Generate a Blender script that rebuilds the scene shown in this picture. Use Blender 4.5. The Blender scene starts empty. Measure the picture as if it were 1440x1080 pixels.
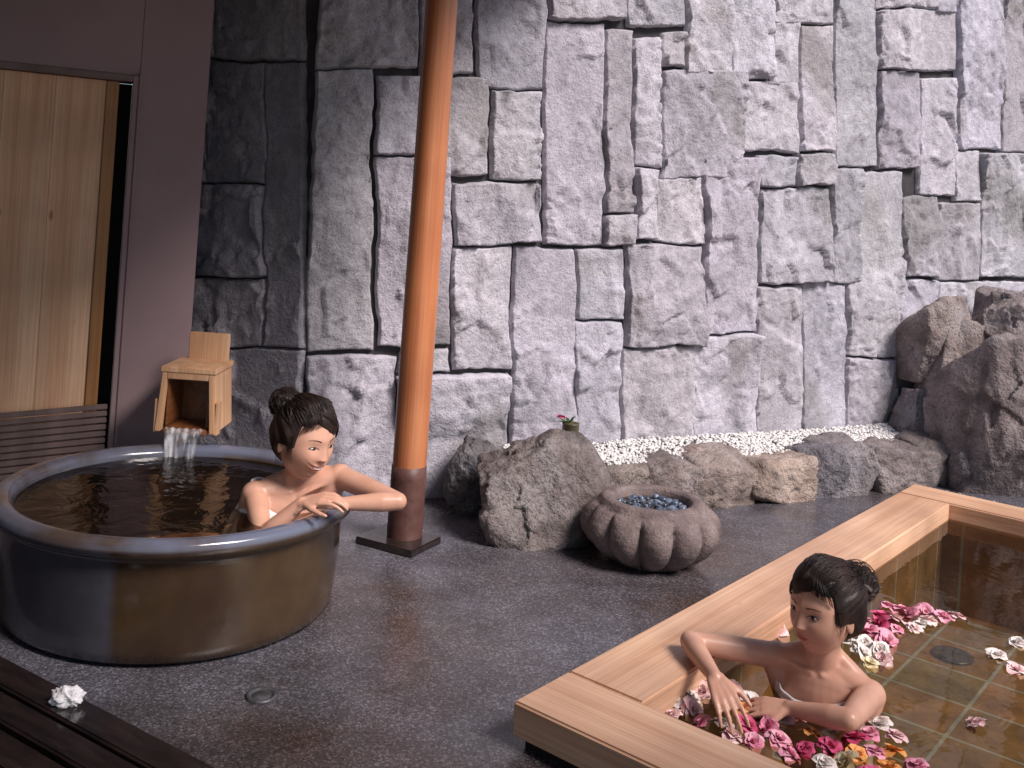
import bpy,bmesh,math,random
from mathutils import Vector,Matrix,noise
random.seed(7)
V=Vector
scene=bpy.context.scene
# ---------------------------------------------------------------- materials
def nt(name):
    m=bpy.data.materials.new(name);m.use_nodes=True
    n=m.node_tree.nodes;l=m.node_tree.links
    return m,n,l,n['Principled BSDF']
def ramp(n,cols):
    r=n.new('ShaderNodeValToRGB')
    e=r.color_ramp.elements
    while len(e)<len(cols): e.new(.5)
    for k,(p,c) in enumerate(cols):
        e[k].position=p;e[k].color=(c[0],c[1],c[2],1)
    return r
def noi(n,l,co,scale,detail=4,rough=.6,stretch=(1,1,1),dist=0):
    mp=n.new('ShaderNodeMapping');mp.inputs['Scale'].default_value=stretch
    l.new(co,mp.inputs['Vector'])
    t=n.new('ShaderNodeTexNoise');t.inputs['Scale'].default_value=scale
    t.inputs['Detail'].default_value=detail;t.inputs['Roughness'].default_value=rough
    t.inputs['Distortion'].default_value=dist
    l.new(mp.outputs[0],t.inputs['Vector'])
    return t.outputs['Fac']
def mixc(n,l,f,a,b,mode='MIX'):
    m=n.new('ShaderNodeMix');m.data_type='RGBA';m.blend_type=mode
    for s,v in ((m.inputs[0],f),(m.inputs[6],a),(m.inputs[7],b)):
        if hasattr(v,'links'): l.new(v,s)
        elif isinstance(v,(int,float)): s.default_value=v
        else: s.default_value=(v[0],v[1],v[2],1)
    return m.outputs[2]
def pmat(name,cols,scale=5,rough=.6,bump=.3,bscale=60,bdist=.01,stretch=(1,1,1),spec=.5,speck=None,coat=0,tint=False,det=3,blot=None):
    m,n,l,b=nt(name)
    co=n.new('ShaderNodeTexCoord').outputs['Object']
    f=noi(n,l,co,scale,det,.6,stretch)
    r=ramp(n,cols);l.new(f,r.inputs[0]);c=r.outputs[0]
    if blot:
        fb_=noi(n,l,co,blot[0],4,.7)
        rb=ramp(n,[(blot[1],(0,0,0)),(blot[2],(1,1,1))]);l.new(fb_,rb.inputs[0])
        c=mixc(n,l,rb.outputs[0],c,blot[3])
    if speck:
        f2=noi(n,l,co,speck[0],2,.7)
        r2=ramp(n,[(speck[1],(0,0,0)),(speck[2],(1,1,1))]);l.new(f2,r2.inputs[0])
        c=mixc(n,l,r2.outputs[0],c,speck[3])
    if tint:
        at=n.new('ShaderNodeAttribute');at.attribute_name='tint'
        c=mixc(n,l,1.0,c,at.outputs['Color'],'MULTIPLY')
    l.new(c,b.inputs['Base Color'])
    b.inputs['Roughness'].default_value=rough
    b.inputs['Specular IOR Level'].default_value=spec
    b.inputs['Coat Weight'].default_value=coat
    if bump:
        fb=noi(n,l,co,bscale,det,.7,stretch)
        bp=n.new('ShaderNodeBump');bp.inputs['Strength'].default_value=bump;bp.inputs['Distance'].default_value=bdist
        l.new(fb,bp.inputs['Height']);l.new(bp.outputs[0],b.inputs['Normal'])
    return m
M={}
M['stone']=pmat('split_granite',[(.35,(.385,.37,.415)),(.65,(.52,.50,.555))],22,.85,.75,48,.012,speck=(140,.54,.70,(.20,.185,.22)),tint=True)
M['mortar']=pmat('joint_mortar',[(.3,(.03,.028,.03)),(.7,(.06,.055,.06))],9,.95,det=2)  # dark mortar backing seen between the blocks
M['rock']=pmat('field_rock',[(.3,(.115,.10,.098)),(.5,(.235,.20,.195)),(.7,(.36,.325,.315))],7,.85,1.0,30,.02,speck=(90,.5,.7,(.12,.10,.10)),tint=True,blot=(4,.52,.7,(.35,.335,.35)))
M['basin']=pmat('carved_stone',[(.3,(.11,.08,.08)),(.5,(.20,.15,.14)),(.72,(.31,.245,.235))],9,.8,.8,70,.008,speck=(150,.5,.7,(.10,.08,.09)),blot=(5,.5,.7,(.13,.095,.095)))
M['gravel']=pmat('white_gravel',[(.3,(.58,.56,.56)),(.7,(.82,.81,.79))],30,.7,0,tint=True,det=2)
M['dgravel']=pmat('dark_gravel',[(.3,(.07,.07,.08)),(.7,(.30,.29,.31))],14,.5,0,tint=True,det=2)
M['plaster']=pmat('plaster',[(.3,(.255,.175,.185)),(.7,(.31,.215,.225))],2,.9,.25,120,.003)
M['pebwet']=pmat('wet_pebble',[(.35,(.02,.03,.05)),(.65,(.16,.2,.28))],16,.12,0,tint=True,det=2)
M['roof']=pmat('roof_boards',[(.3,(.10,.06,.04)),(.7,(.16,.10,.07))],3,.8,0,30,.01,stretch=(1,8,1))
M['dark']=pmat('dark_lacquer',[(.3,(.012,.009,.009)),(.7,(.035,.022,.02))],6,.16,.15,25,.004,stretch=(1,6,1),coat=.4)
M['metal']=pmat('drain_metal',[(.3,(.03,.03,.035)),(.7,(.1,.1,.11))],20,.35,.2)
M['black']=pmat('plinth_and_gap_shade',[(.3,(.01,.008,.008)),(.7,(.02,.015,.014))],4,.9,0)  # near-black plinth colour, also stands for shade behind the door
M['sleeve']=pmat('post_sleeve',[(.3,(.07,.028,.024)),(.6,(.13,.06,.05)),(.8,(.2,.12,.11))],10,.5,.4,60,.004)
M['slat']=pmat('weathered_slat',[(.3,(.10,.065,.06)),(.7,(.20,.14,.13))],8,.6,.3,30,.004)
M['cloth']=pmat('white_cloth',[(.3,(.72,.70,.72)),(.7,(.84,.82,.84))],20,.9,.4,300,.002,det=2)
M['leaf']=pmat('leaf_green',[(.3,(.03,.07,.02)),(.7,(.07,.14,.03))],20,.5,.2)
M['bamboo']=pmat('bamboo',[(.3,(.06,.055,.03)),(.7,(.15,.12,.06))],12,.4,.2,40,.003,stretch=(1,1,.2))
def wood(name,a,b,c,rough=.5,ax=0,k=1.0,coat=0,knot=.8):
    m,n,l,bs=nt(name)
    co=n.new('ShaderNodeTexCoord').outputs['Object']
    st=[14,14,14];st[ax]=.55
    f=noi(n,l,co,1.5*k,4,.55,tuple(st),.4)
    r=ramp(n,[(.28,a),(.5,b),(.74,c)]);l.new(f,r.inputs[0])
    st2=[90,90,90];st2[ax]=1.2
    f2=noi(n,l,co,1.3,2,.7,tuple(st2))
    r2=ramp(n,[(.35,(.84,.80,.76)),(.6,(1,1,1))]);l.new(f2,r2.inputs[0])
    c1=mixc(n,l,1.0,r.outputs[0],r2.outputs[0],'MULTIPLY')
    f3=noi(n,l,co,2.2,3,.5)
    r3=ramp(n,[(.3,(.72,.67,.66)),(.7,(1.05,1.03,1))]);l.new(f3,r3.inputs[0])
    c3=mixc(n,l,1.0,c1,r3.outputs[0],'MULTIPLY')
    if knot:
        mp=n.new('ShaderNodeMapping');s3=[7,7,7];s3[ax]=2.6;mp.inputs['Scale'].default_value=s3;l.new(co,mp.inputs[0])
        vo=n.new('ShaderNodeTexVoronoi');vo.inputs['Scale'].default_value=1.1;l.new(mp.outputs[0],vo.inputs['Vector'])
        r4=ramp(n,[(.04,(.35,.20,.13)),(.085,(1,1,1))]);l.new(vo.outputs['Distance'],r4.inputs[0])
        c3=mixc(n,l,knot,c3,r4.outputs[0],'MULTIPLY')
    l.new(c3,bs.inputs['Base Color']);bs.inputs['Roughness'].default_value=rough
    bs.inputs['Coat Weight'].default_value=coat;bs.inputs['Coat Roughness'].default_value=.25
    bp=n.new('ShaderNodeBump');bp.inputs['Strength'].default_value=.25;bp.inputs['Distance'].default_value=.003
    l.new(f2,bp.inputs['Height']);l.new(bp.outputs[0],bs.inputs['Normal'])
    return m
M['hinoki']=wood('hinoki_wood',(.60,.34,.21),(.72,.45,.30),(.80,.55,.39),.42,knot=.2)
M['pillar']=wood('cedar_post',(.46,.14,.055),(.60,.225,.095),(.70,.32,.16),.33,2,.5,coat=.3,knot=0)
M['door']=wood('pine_door',(.64,.34,.19),(.80,.49,.31),(.86,.60,.42),.5,2,.8)
M['stile']=wood('door_stile',(.30,.13,.04),(.42,.20,.07),(.48,.25,.1),.5,2,knot=0)
M['spout']=wood('spout_wood',(.56,.30,.16),(.70,.43,.25),(.78,.53,.34),.5,2,knot=0)
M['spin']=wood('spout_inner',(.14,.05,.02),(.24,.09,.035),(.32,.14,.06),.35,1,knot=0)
def floor_mat():
    m,n,l,b=nt('wet_aggregate')
    co=n.new('ShaderNodeTexCoord').outputs['Object']
    f=noi(n,l,co,.9,4,.55)
    r=ramp(n,[(.36,(.085,.060,.052)),(.50,(.105,.098,.112)),(.68,(.145,.143,.178))]);l.new(f,r.inputs[0])
    vo=n.new('ShaderNodeTexVoronoi');vo.inputs['Scale'].default_value=190;l.new(co,vo.inputs['Vector'])
    r2=ramp(n,[(.0,(.5,.48,.48)),(.45,(.8,.8,.8)),(.8,(1.15,1.15,1.15)),(1.0,(2.2,2.15,2.2))])
    sv=n.new('ShaderNodeSeparateColor');l.new(vo.outputs['Color'],sv.inputs[0]);l.new(sv.outputs[0],r2.inputs[0])
    c=mixc(n,l,1.0,r.outputs[0],r2.outputs[0],'MULTIPLY')
    f4=noi(n,l,co,5,4,.65)
    r4=ramp(n,[(.3,(.62,.60,.59)),(.65,(1.1,1.1,1.1))]);l.new(f4,r4.inputs[0])
    c=mixc(n,l,1.0,c,r4.outputs[0],'MULTIPLY')
    l.new(c,b.inputs['Base Color'])
    f3=noi(n,l,co,1.7,4,.6)
    mr=n.new('ShaderNodeMapRange');mr.inputs[1].default_value=.42;mr.inputs[2].default_value=.62
    mr.inputs[3].default_value=.16;mr.inputs[4].default_value=.48
    l.new(f3,mr.inputs[0]);l.new(mr.outputs[0],b.inputs['Roughness'])
    bp=n.new('ShaderNodeBump');bp.inputs['Strength'].default_value=.2;bp.inputs['Distance'].default_value=.002
    l.new(vo.outputs['Distance'],bp.inputs['Height']);l.new(bp.outputs[0],b.inputs['Normal'])
    return m
M['floor']=floor_mat()
def water_mat(name,col,rip,rs,frough=.02):
    m,n,l,b=nt(name);n.remove(b)
    out=n['Material Output']
    co=n.new('ShaderNodeTexCoord').outputs['Object']
    f=noi(n,l,co,rs,3,.5,dist=.6)
    bp=n.new('ShaderNodeBump');bp.inputs['Strength'].default_value=rip;bp.inputs['Distance'].default_value=.02
    l.new(f,bp.inputs['Height'])
    fr=n.new('ShaderNodeFresnel');fr.inputs[0].default_value=1.34;l.new(bp.outputs[0],fr.inputs['Normal'])
    tr=n.new('ShaderNodeBsdfTransparent');tr.inputs[0].default_value=(*col,1)
    gl=n.new('ShaderNodeBsdfGlossy');gl.inputs['Roughness'].default_value=frough;l.new(bp.outputs[0],gl.inputs['Normal'])
    mx=n.new('ShaderNodeMixShader');l.new(fr.outputs[0],mx.inputs[0]);l.new(tr.outputs[0],mx.inputs[1]);l.new(gl.outputs[0],mx.inputs[2])
    l.new(mx.outputs[0],out.inputs[0])
    return m
M['water']=water_mat('bath_water',(.80,.73,.58),.14,5)
M['twater']=water_mat('tub_water',(.58,.48,.37),.40,9,.06)
def ceramic():
    m,n,l,b=nt('glazed_ceramic')
    co=n.new('ShaderNodeTexCoord').outputs['Object']
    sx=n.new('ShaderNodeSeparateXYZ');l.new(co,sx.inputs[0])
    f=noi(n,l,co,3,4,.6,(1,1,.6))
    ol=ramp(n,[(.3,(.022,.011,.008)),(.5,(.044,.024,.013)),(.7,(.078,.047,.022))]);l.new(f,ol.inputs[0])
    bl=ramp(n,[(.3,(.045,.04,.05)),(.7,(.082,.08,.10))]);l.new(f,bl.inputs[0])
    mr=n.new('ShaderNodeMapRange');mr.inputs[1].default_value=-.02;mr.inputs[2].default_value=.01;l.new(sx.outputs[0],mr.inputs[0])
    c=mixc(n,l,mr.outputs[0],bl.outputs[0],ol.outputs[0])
    mz=n.new('ShaderNodeMapRange');mz.inputs[1].default_value=.345;mz.inputs[2].default_value=.368;l.new(sx.outputs[2],mz.inputs[0])
    rimc=ramp(n,[(.40,(.09,.065,.055)),(.60,(.14,.155,.22))]);l.new(f,rimc.inputs[0])
    c=mixc(n,l,mz.outputs[0],c,rimc.outputs[0])
    l.new(c,b.inputs['Base Color']);b.inputs['Roughness'].default_value=.2
    b.inputs['Coat Weight'].default_value=.6;b.inputs['Coat Roughness'].default_value=.1
    fb=noi(n,l,co,9,3,.5)
    bp=n.new('ShaderNodeBump');bp.inputs['Strength'].default_value=.3;bp.inputs['Distance'].default_value=.01
    l.new(fb,bp.inputs['Height']);l.new(bp.outputs[0],b.inputs['Normal'])
    return m
M['ceramic']=ceramic()
def tile_mat():
    m,n,l,b=nt('bath_tiles')
    co=n.new('ShaderNodeTexCoord').outputs['Object']
    br=n.new('ShaderNodeTexBrick');br.offset=0;br.inputs['Scale'].default_value=1
    br.inputs['Color1'].default_value=(.36,.20,.09,1);br.inputs['Color2'].default_value=(.22,.19,.11,1)
    br.inputs['Mortar'].default_value=(.38,.45,.50,1);br.inputs['Mortar Size'].default_value=.007
    br.inputs['Brick Width'].default_value=.3;br.inputs['Row Height'].default_value=.3
    l.new(co,br.inputs['Vector'])
    f=noi(n,l,co,7,4,.6)
    r=ramp(n,[(.3,(.55,.55,.55)),(.7,(1.25,1.2,1.1))]);l.new(f,r.inputs[0])
    l.new(mixc(n,l,1.0,br.outputs[0],r.outputs[0],'MULTIPLY'),b.inputs['Base Color'])
    b.inputs['Roughness'].default_value=.5
    return m
M['tile']=tile_mat()
M['skin']=pmat('skin',[(.3,(.56,.295,.21)),(.7,(.64,.365,.265))],12,.36,.12,400,.0006,spec=.4,det=2)
M['lips']=pmat('lips',[(.3,(.44,.12,.11)),(.7,(.50,.15,.13))],40,.35,0,det=2)
M['teeth']=pmat('teeth',[(.3,(.8,.77,.72)),(.7,(.84,.82,.78))],40,.3,0,det=2)
M['hair']=pmat('dark_hair',[(.3,(.010,.006,.006)),(.7,(.035,.018,.014))],14,.5,.6,90,.002,spec=.35,det=2)
M['eye']=pmat('eye_white',[(.3,(.55,.51,.49)),(.7,(.6,.57,.55))],20,.2,0,det=2)
M['iris']=pmat('iris',[(.3,(.01,.006,.005)),(.7,(.02,.01,.008))],20,.1,0,det=2)
def petal(name,a,b): return pmat(name,[(.35,a),(.65,b)],28,.6,0,det=2)
M['f0']=petal('petal_white',(.80,.70,.68),(.86,.82,.76))
M['f1']=petal('petal_pink',(.76,.24,.38),(.84,.45,.54))
M['f2']=petal('petal_magenta',(.55,.05,.15),(.70,.12,.26))
M['f3']=petal('petal_orange',(.80,.28,.06),(.85,.45,.15))
M['f4']=petal('petal_pale_pink',(.80,.50,.52),(.86,.66,.64))
M['f5']=petal('petal_cream',(.80,.66,.38),(.85,.76,.55))
# ---------------------------------------------------------------- helpers
def obj(name,verts,faces,mats,smooth=True,parent=None,mi=None,tint=None):
    me=bpy.data.meshes.new(name);me.from_pydata([tuple(v) for v in verts],[],faces)
    for k in (mats if isinstance(mats,list) else [mats]): me.materials.append(M[k])
    if mi: me.polygons.foreach_set('material_index',mi)
    if smooth: me.polygons.foreach_set('use_smooth',[True]*len(me.polygons))
    if tint is not None:
        at=me.color_attributes.new('tint','FLOAT_COLOR','POINT')
        at.data.foreach_set('color',[c for t in tint for c in (t[0],t[1],t[2],1)])
    me.update()
    o=bpy.data.objects.new(name,me);scene.collection.objects.link(o)
    if parent: o.parent=parent
    return o
def empty(name):
    o=bpy.data.objects.new(name,None);scene.collection.objects.link(o);return o
def frombm(name,bm,mat,parent=None,smooth=False,mw=None):
    bmesh.ops.recalc_face_normals(bm,faces=bm.faces)
    me=bpy.data.meshes.new(name);bm.to_mesh(me);bm.free()
    for k in (mat if isinstance(mat,list) else [mat]): me.materials.append(M[k])
    if smooth: me.polygons.foreach_set('use_smooth',[True]*len(me.polygons))
    o=bpy.data.objects.new(name,me);scene.collection.objects.link(o)
    if parent:o.parent=parent
    if mw is not None:o.matrix_world=mw
    return o
def box(name,dims,mw,mat,parent=None,bev=.004,seg=2):
    bm=bmesh.new();bmesh.ops.create_cube(bm,size=1)
    for v in bm.verts: v.co=V((v.co.x*dims[0],v.co.y*dims[1],v.co.z*dims[2]))
    if bev: bmesh.ops.bevel(bm,geom=bm.edges[:],offset=bev,segments=seg,affect='EDGES')
    return frombm(name,bm,mat,parent,False,mw)
def frame(x,y,z,o):
    m=Matrix((x,y,z)).transposed().to_4x4();m.translation=V(o);return m
def lathe(name,prof,cx,cy,mat,seg=96,parent=None,lobes=None):
    vs=[];fs=[]
    for (r,z) in prof:
        for k in range(seg):
            t=2*math.pi*k/seg
            rr=r*(lobes(t,r,z) if lobes else 1)
            vs.append((rr*math.cos(t),rr*math.sin(t),z))
    for i in range(len(prof)-1):
        for k in range(seg):
            a=i*seg+k;b=i*seg+(k+1)%seg
            fs.append((a,b,b+seg,a+seg))
    o=obj(name,vs,fs,mat,True,parent);o.location=(cx,cy,0);return o
def fb(p,s,o=5): return noise.fractal(V(p)*s,1.0,2.0,o)
def facet(p,s,sl):
    # randomly tilted split planes, one per voronoi cell
    P=V(p)*s
    d,pts=noise.voronoi(P);c=pts[0]
    h1=noise.cell_vector(c*7.31+V((.5,.5,.5)))
    q=P-c
    return ((h1.x-.5)*q.x+(h1.y-.5)*q.y)*sl/s*2+(h1.z-.5)*sl/s*.5
def curve(name,strands,rad,mat,parent,mw=None,res=1):
    cu=bpy.data.curves.new(name,'CURVE');cu.dimensions='3D';cu.bevel_depth=rad;cu.bevel_resolution=res
    for pts in strands:
        s=cu.splines.new('POLY');s.points.add(len(pts)-1)
        for k,p in enumerate(pts):
            s.points[k].co=(p[0],p[1],p[2],1)
            s.points[k].radius=p[3] if len(p)>3 else 1
    cu.materials.append(M[mat])
    o=bpy.data.objects.new(name,cu);scene.collection.objects.link(o);o.parent=parent
    if mw is not None:o.matrix_world=mw
    return o
# ---------------------------------------------------------------- bath frame of reference
BO=V((.092,2.564,0));BD=V((.629,.777,0)).normalized();BN=V((BD.y,-BD.x,0))
LB=3.29;WB=2.7;FW=.24;UP=V((0,0,1))
def bp_(n,d,z): return BO+BN*n+BD*d+V((0,0,z))
BM=frame(BN,BD,UP,BO)
xs=[-40,.06,WB-.06,40];ys=[-40,.06,LB-.06,40]
vs=[(x,y,0) for y in ys for x in xs];fs=[]
for j in range(3):
    for i in range(3):
        if (i,j)!=(1,1): a=j*4+i;fs.append((a,a+1,a+5,a+4))
g=obj('ground',[BM@V(v) for v in vs],fs,'floor',False)
# ---------------------------------------------------------------- stone wall
PL=[(-.92,4.5),(-.3,4.68),(.66,5.1),(1.4,5.52),(2.64,6.25),(5.5,7.95)]
QL=[(-.92,4.5),(-1.9,5.0)]
def wpos(s,L):
    for i in range(len(L)-1):
        a=V(L[i]);b=V(L[i+1]);d=(b-a).length
        if s<=d or i==len(L)-2:
            t=(b-a)/d;p=a+t*s
            n=V((t.y,-t.x)) if L is PL else V((-t.y,t.x))
            return p,n
        s-=d
def wp(s,z,out,L=PL):
    p,n=wpos(s,L);return V((p.x+n.x*out,p.y+n.y*out,z))
# courses of the main face: corner quadruples (distance along wall, height) in cm, base 36, offset 20
ENC=('0f5z1u651q7q0b7j0n2f1i2g19630f5z1d4z21511y631a60214q2w4t2t641y611j2j2j2k2d521d4z0s0e1z0e1u2f0n2e1u262j272i2j1u2i1z0e3j0b3e271u261u612l642h7u1q7q2n5y3m623h7u2i7o2x4r3o4t3l622u5z2h3v3q3y3n4t2e4p2k283f283a3x2g3v3i134i124a3y3b3w3k6z4s754p883i813s3y4p3z4h733j6z4o4f554g4x724h7053545k555e714x6y57435k435h5554544p3z5740564h4o4f4d2x532y503z4a3y4h125711522y4b2x552k6k2k6f43514158116i0y6d2k532k5k426g436d525h505l4z73536y6r5g6k4t725t775p8f4q885g6l5v6m5t755e735v6j6q6n6l8d5q876r6k7k6o7d8q6l8l'
'7l6m866o81877g83725i895l856q6z6l6l2r7n2r7e5g6c5d7f508852865k7e5h7m3j953k8z547h508a5n915p8u7p837l88529355915p865m953k9x3l9q5i8y5f6i0y7s0v7l2r6c2r7s0v8t0t8j3j7j3i8t0x9s0v9i3l8j3l7i7i8u7p8p907d8q935ga35j9p938q8w9o2db22caq5i9d5f9s0vb10sav2c9n2d9x74bz7dbv8h9t859q85bv8hbq9l9m96a35hb65kb0799x74b854c757by7ab075c560df64d09ubq9ldg62et67ed9ud19lax3pbv3qbp56ar53ay2bc22abw3pat3obv3od23pcx55bp52c553cx55ct62c160d23rf33tet67ct60b10sc80pc22aav2bc223fb21f43rbw3o')
def dec(t): return int(t,36)-20
WQ=[]
for k in range(len(ENC)//16):
    t=ENC[k*16:k*16+16];WQ.append([(dec(t[i*4:i*4+2])/100,dec(t[i*4+2:i*4+4])/100) for i in range(4)])
def cm(L): return [[(a/100,b/100) for a,b in q] for q in L]
WQ+=cm([[(420,1),(538,-7),(531,53),(414,55)]])
LQ=cm([[(63,200),(8,199),(13,253),(68,256)],[(62,140),(26,142),(31,199),(68,200)],[(19,66),(-3,69),(8,199),(31,199)],[(63,95),(22,99),(26,142),(67,140)],[(78,59),(20,66),(23,99),(81,93)],[(70,-19),(-10,-3),(-3,69),(78,59)],[(111,200),(63,200),(68,256),(116,259)],[(105,138),(62,140),(68,200),(111,200)],[(100,92),(63,95),(67,140),(105,138)],[(104,-6),(71,-6),(80,93),(103,92)]])
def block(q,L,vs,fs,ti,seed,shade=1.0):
    rn=random.Random(seed)
    q=[V(p) for p in q]
    w=max((q[1]-q[0]).length,(q[2]-q[3]).length);h=max((q[3]-q[0]).length,(q[2]-q[1]).length)
    nu=max(8,int(w/.0125));nv=max(8,int(h/.0125))
    D0=rn.uniform(.016,.046)
    cx=sum((p.x for p in q))/4;cz=sum((p.y for p in q))/4
    planes=[(D0+rn.uniform(.0,.018),rn.gauss(0,.13),rn.gauss(0,.09),cx+rn.uniform(-w,w)*.35,cz+rn.uniform(-h,h)*.35) for _ in range(5)]
    notch=rn.random()<.3;ns=rn.choice((0,1));fr1=rn.uniform(.08,.22)
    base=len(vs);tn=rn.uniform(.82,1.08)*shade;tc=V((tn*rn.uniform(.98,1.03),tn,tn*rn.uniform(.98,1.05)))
    for j in range(nv+1):
        for i in range(nu+1):
            u=i/nu;v=j/nv
            uu=u+(-.5*math.cos(math.pi*u)+.5-u)*.4;vv=v+(-.5*math.cos(math.pi*v)+.5-v)*.4
            p=(q[0]*(1-uu)+q[1]*uu)*(1-vv)+(q[3]*(1-uu)+q[2]*uu)*vv
            e=min(min(uu,1-uu)*w,min(vv,1-vv)*h)
            wob=V((noise.noise(V((p.x*3.5,p.y*3.5,3))),noise.noise(V((p.x*3.5,p.y*3.5,9)))))*.020
            wob+=V((noise.noise(V((p.x*16,p.y*16,3))),noise.noise(V((p.x*16,p.y*16,9)))))*.008
            ins=.0026
            p2=p+wob
            if uu<.5:p2.x+=ins*(1-min(1,uu*w/.03))
            else:p2.x-=ins*(1-min(1,(1-uu)*w/.03))
            if vv<.5:p2.y+=ins*(1-min(1,vv*h/.03))
            else:p2.y-=ins*(1-min(1,(1-vv)*h/.03))
            hh=min(a+gx*(p.x-x0)+gz*(p.y-z0) for a,gx,gz,x0,z0 in planes)
            hh=max(hh,.012+.3*(hh-.012))
            P3=V((p.x+seed*.37,p.y*.8,seed*1.3))
            wv=V((noise.noise(P3*9),noise.noise(P3*9+V((7,0,0))),0))*.03
            hh+=facet(P3+wv,5,fr1)+facet(P3+wv*.5,14,.17)+.008*fb(P3,7,3)+.004*fb(P3,45,2)
            if notch:
                de=(uu*w) if ns==0 else ((1-uu)*w)
                zz=p.y/.066
                if de<.045*(.6+.6*abs(math.sin(math.floor(zz)*2.7))) and zz%1<.22 and math.sin(math.floor(zz)*5.1)>-.6: hh-=.014
            hh=max(hh,.004)
            k=min(1,e/.009);k=1-(1-k)**2.4
            dep=hh*k-.032*(1-k)
            vs.append(wp(p2.x,p2.y,dep,L))
            g1=fb(V((p.x,p.y,seed*.4)),3.2,4);g2=fb(V((p.x+9,p.y,seed)),1.6,3)
            tt=tc*(1+.26*g1)
            dk=max(0,min(1,(g2-.30)*3))
            tt=tt*(1-.32*dk);tt.z*=1-.06*dk
            ti.append(tt)
    for j in range(nv):
        for i in range(nu):
            a=base+j*(nu+1)+i;fs.append((a,a+1,a+nu+2,a+nu+1))
def extra_rows(s0,s1,z0,z1,rn):
    out=[];s=s0
    while s<s1:
        w=rn.uniform(.25,.5);z=z0
        while z<z1-.05:
            h=rn.uniform(.25,.6)
            if z+h>z1-.1:h=z1-z
            out.append([(s,z),(s+w,z),(s+w,z+h),(s,z+h)]);z+=h
        s+=w
    return out
rn=random.Random(3)
top=[];s=-.1
while s<6.4:
    w=rn.uniform(.3,.55)
    zt=2.58+.055*max(0,s)
    top.append([(s,zt),(s+w,zt+.03),(s+w,3.6),(s,3.6)]);s+=w
right=extra_rows(5.36,6.6,-.05,2.9,rn)
wall=empty('stone_wall')
vs,fs,ti=[],[],[]
for k,q in enumerate(WQ+top+right):
    q=[(max(p[0],-.015),max(p[1],-.06)) for p in q]
    block(q,PL,vs,fs,ti,k+1)
obj('wall_blocks',vs,fs,'stone',True,wall,tint=ti)
vs,fs,ti=[],[],[]
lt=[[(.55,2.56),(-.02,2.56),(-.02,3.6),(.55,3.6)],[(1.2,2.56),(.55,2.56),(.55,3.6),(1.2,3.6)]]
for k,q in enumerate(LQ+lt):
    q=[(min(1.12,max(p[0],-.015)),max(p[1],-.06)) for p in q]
    block(q,QL,vs,fs,ti,k+101,.72)  # return face darkened in its tint: painted shade plus wet stone
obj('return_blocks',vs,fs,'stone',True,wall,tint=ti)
vs=[];fs=[]
acc=[V(p) for p in [QL[1]]+PL]
for a in acc: vs+= [(a.x,a.y+.030,-.1),(a.x,a.y+.030,3.6)]
nb=len(acc)
for a in acc: vs+=[(a.x-.05,a.y+.6,-.1),(a.x-.05,a.y+.6,3.6)]
for i in range(nb-1):
    fs.append((2*i,2*i+2,2*i+3,2*i+1));o_=2*nb
    fs.append((o_+2*i+2,o_+2*i,o_+2*i+1,o_+2*i+3));fs.append((2*i+1,2*i+3,o_+2*i+3,o_+2*i+1))
obj('wall_core',vs,fs,'mortar',False,wall)
# ---------------------------------------------------------------- rocks
def rock_geo(c,size,seed,boxy=.5,sub=6,rot=0,amp=.05,npl=11,lo=.60,hi=.86):
    rn=random.Random(seed)
    bm=bmesh.new();bmesh.ops.create_icosphere(bm,subdivisions=sub,radius=1)
    pl=[]
    for _ in range(npl):
        n=V((rn.gauss(0,1),rn.gauss(0,1),rn.gauss(.2,.8))).normalized();pl.append((n,rn.uniform(lo,hi)))
    if boxy:
        for n in ((1,0,0),(-1,0,0),(0,1,0),(0,-1,0),(0,0,1)):
            n=(V(n)+V((rn.gauss(0,.1),rn.gauss(0,.1),rn.gauss(0,.1)))).normalized();pl.append((n,boxy*rn.uniform(.95,1.1)))
    R_=Matrix.Rotation(rot,3,'Z')
    off=V((seed*3.1,seed*1.7,0))
    for v in bm.verts:
        d=v.co.normalized();r=1.0
        for n,h in pl:
            k=d.dot(n)
            if k>.12: r=min(r,h/k)
        r+=facet(d+off,2.6,amp*4)
        r*=1+amp*.6*noise.fractal(d*1.8+off,1,2,4)+amp*.45*noise.fractal(d*7+off,1,2,4)
        p=d*r
        if p.z<-.55:p.z=-.55
        p=V((p.x*size[0]/1.4,p.y*size[1]/1.4,(p.z+.55)*size[2]/1.25))
        v.co=R_@p+V(c)
    bm.verts.ensure_lookup_table()
    vs=[v.co.copy() for v in bm.verts];fs=[tuple(v.index for v in f.verts) for f in bm.faces];bm.free()
    return vs,fs
def rocks(name,lst,mat='rock',tints=None,**k):
    vs,fs,ti=[],[],[]
    for i,(c,sz,seed,rot) in enumerate(lst):
        a,b=rock_geo(c,sz,seed,rot=rot,**k);o=len(vs);vs+=a;fs+=[tuple(x+o for x in f) for f in b]
        ti+=[tints[i]]*len(a)
    return obj(name,vs,fs,mat,True,tint=ti)
rocks('boulder',[((.185,4.30,-.02),(.46,.38,.41),21,.3)],boxy=0,tints=[(.72,.69,.68)],npl=14,amp=.05)
rocks('boulder',[((-.09,4.60,-.02),(.22,.22,.34),22,.9)],boxy=0,tints=[(.5,.52,.56)],amp=.05)
ps=[(.50,4.80,.34,31),(.80,4.88,.34,30),(1.08,5.02,.36,32),(1.42,5.17,.38,33),(1.68,5.31,.2,34),(1.88,5.42,.30,35),(2.20,5.59,.42,36),(2.58,5.79,.46,37),(2.95,6.0,.42,38)]
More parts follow.
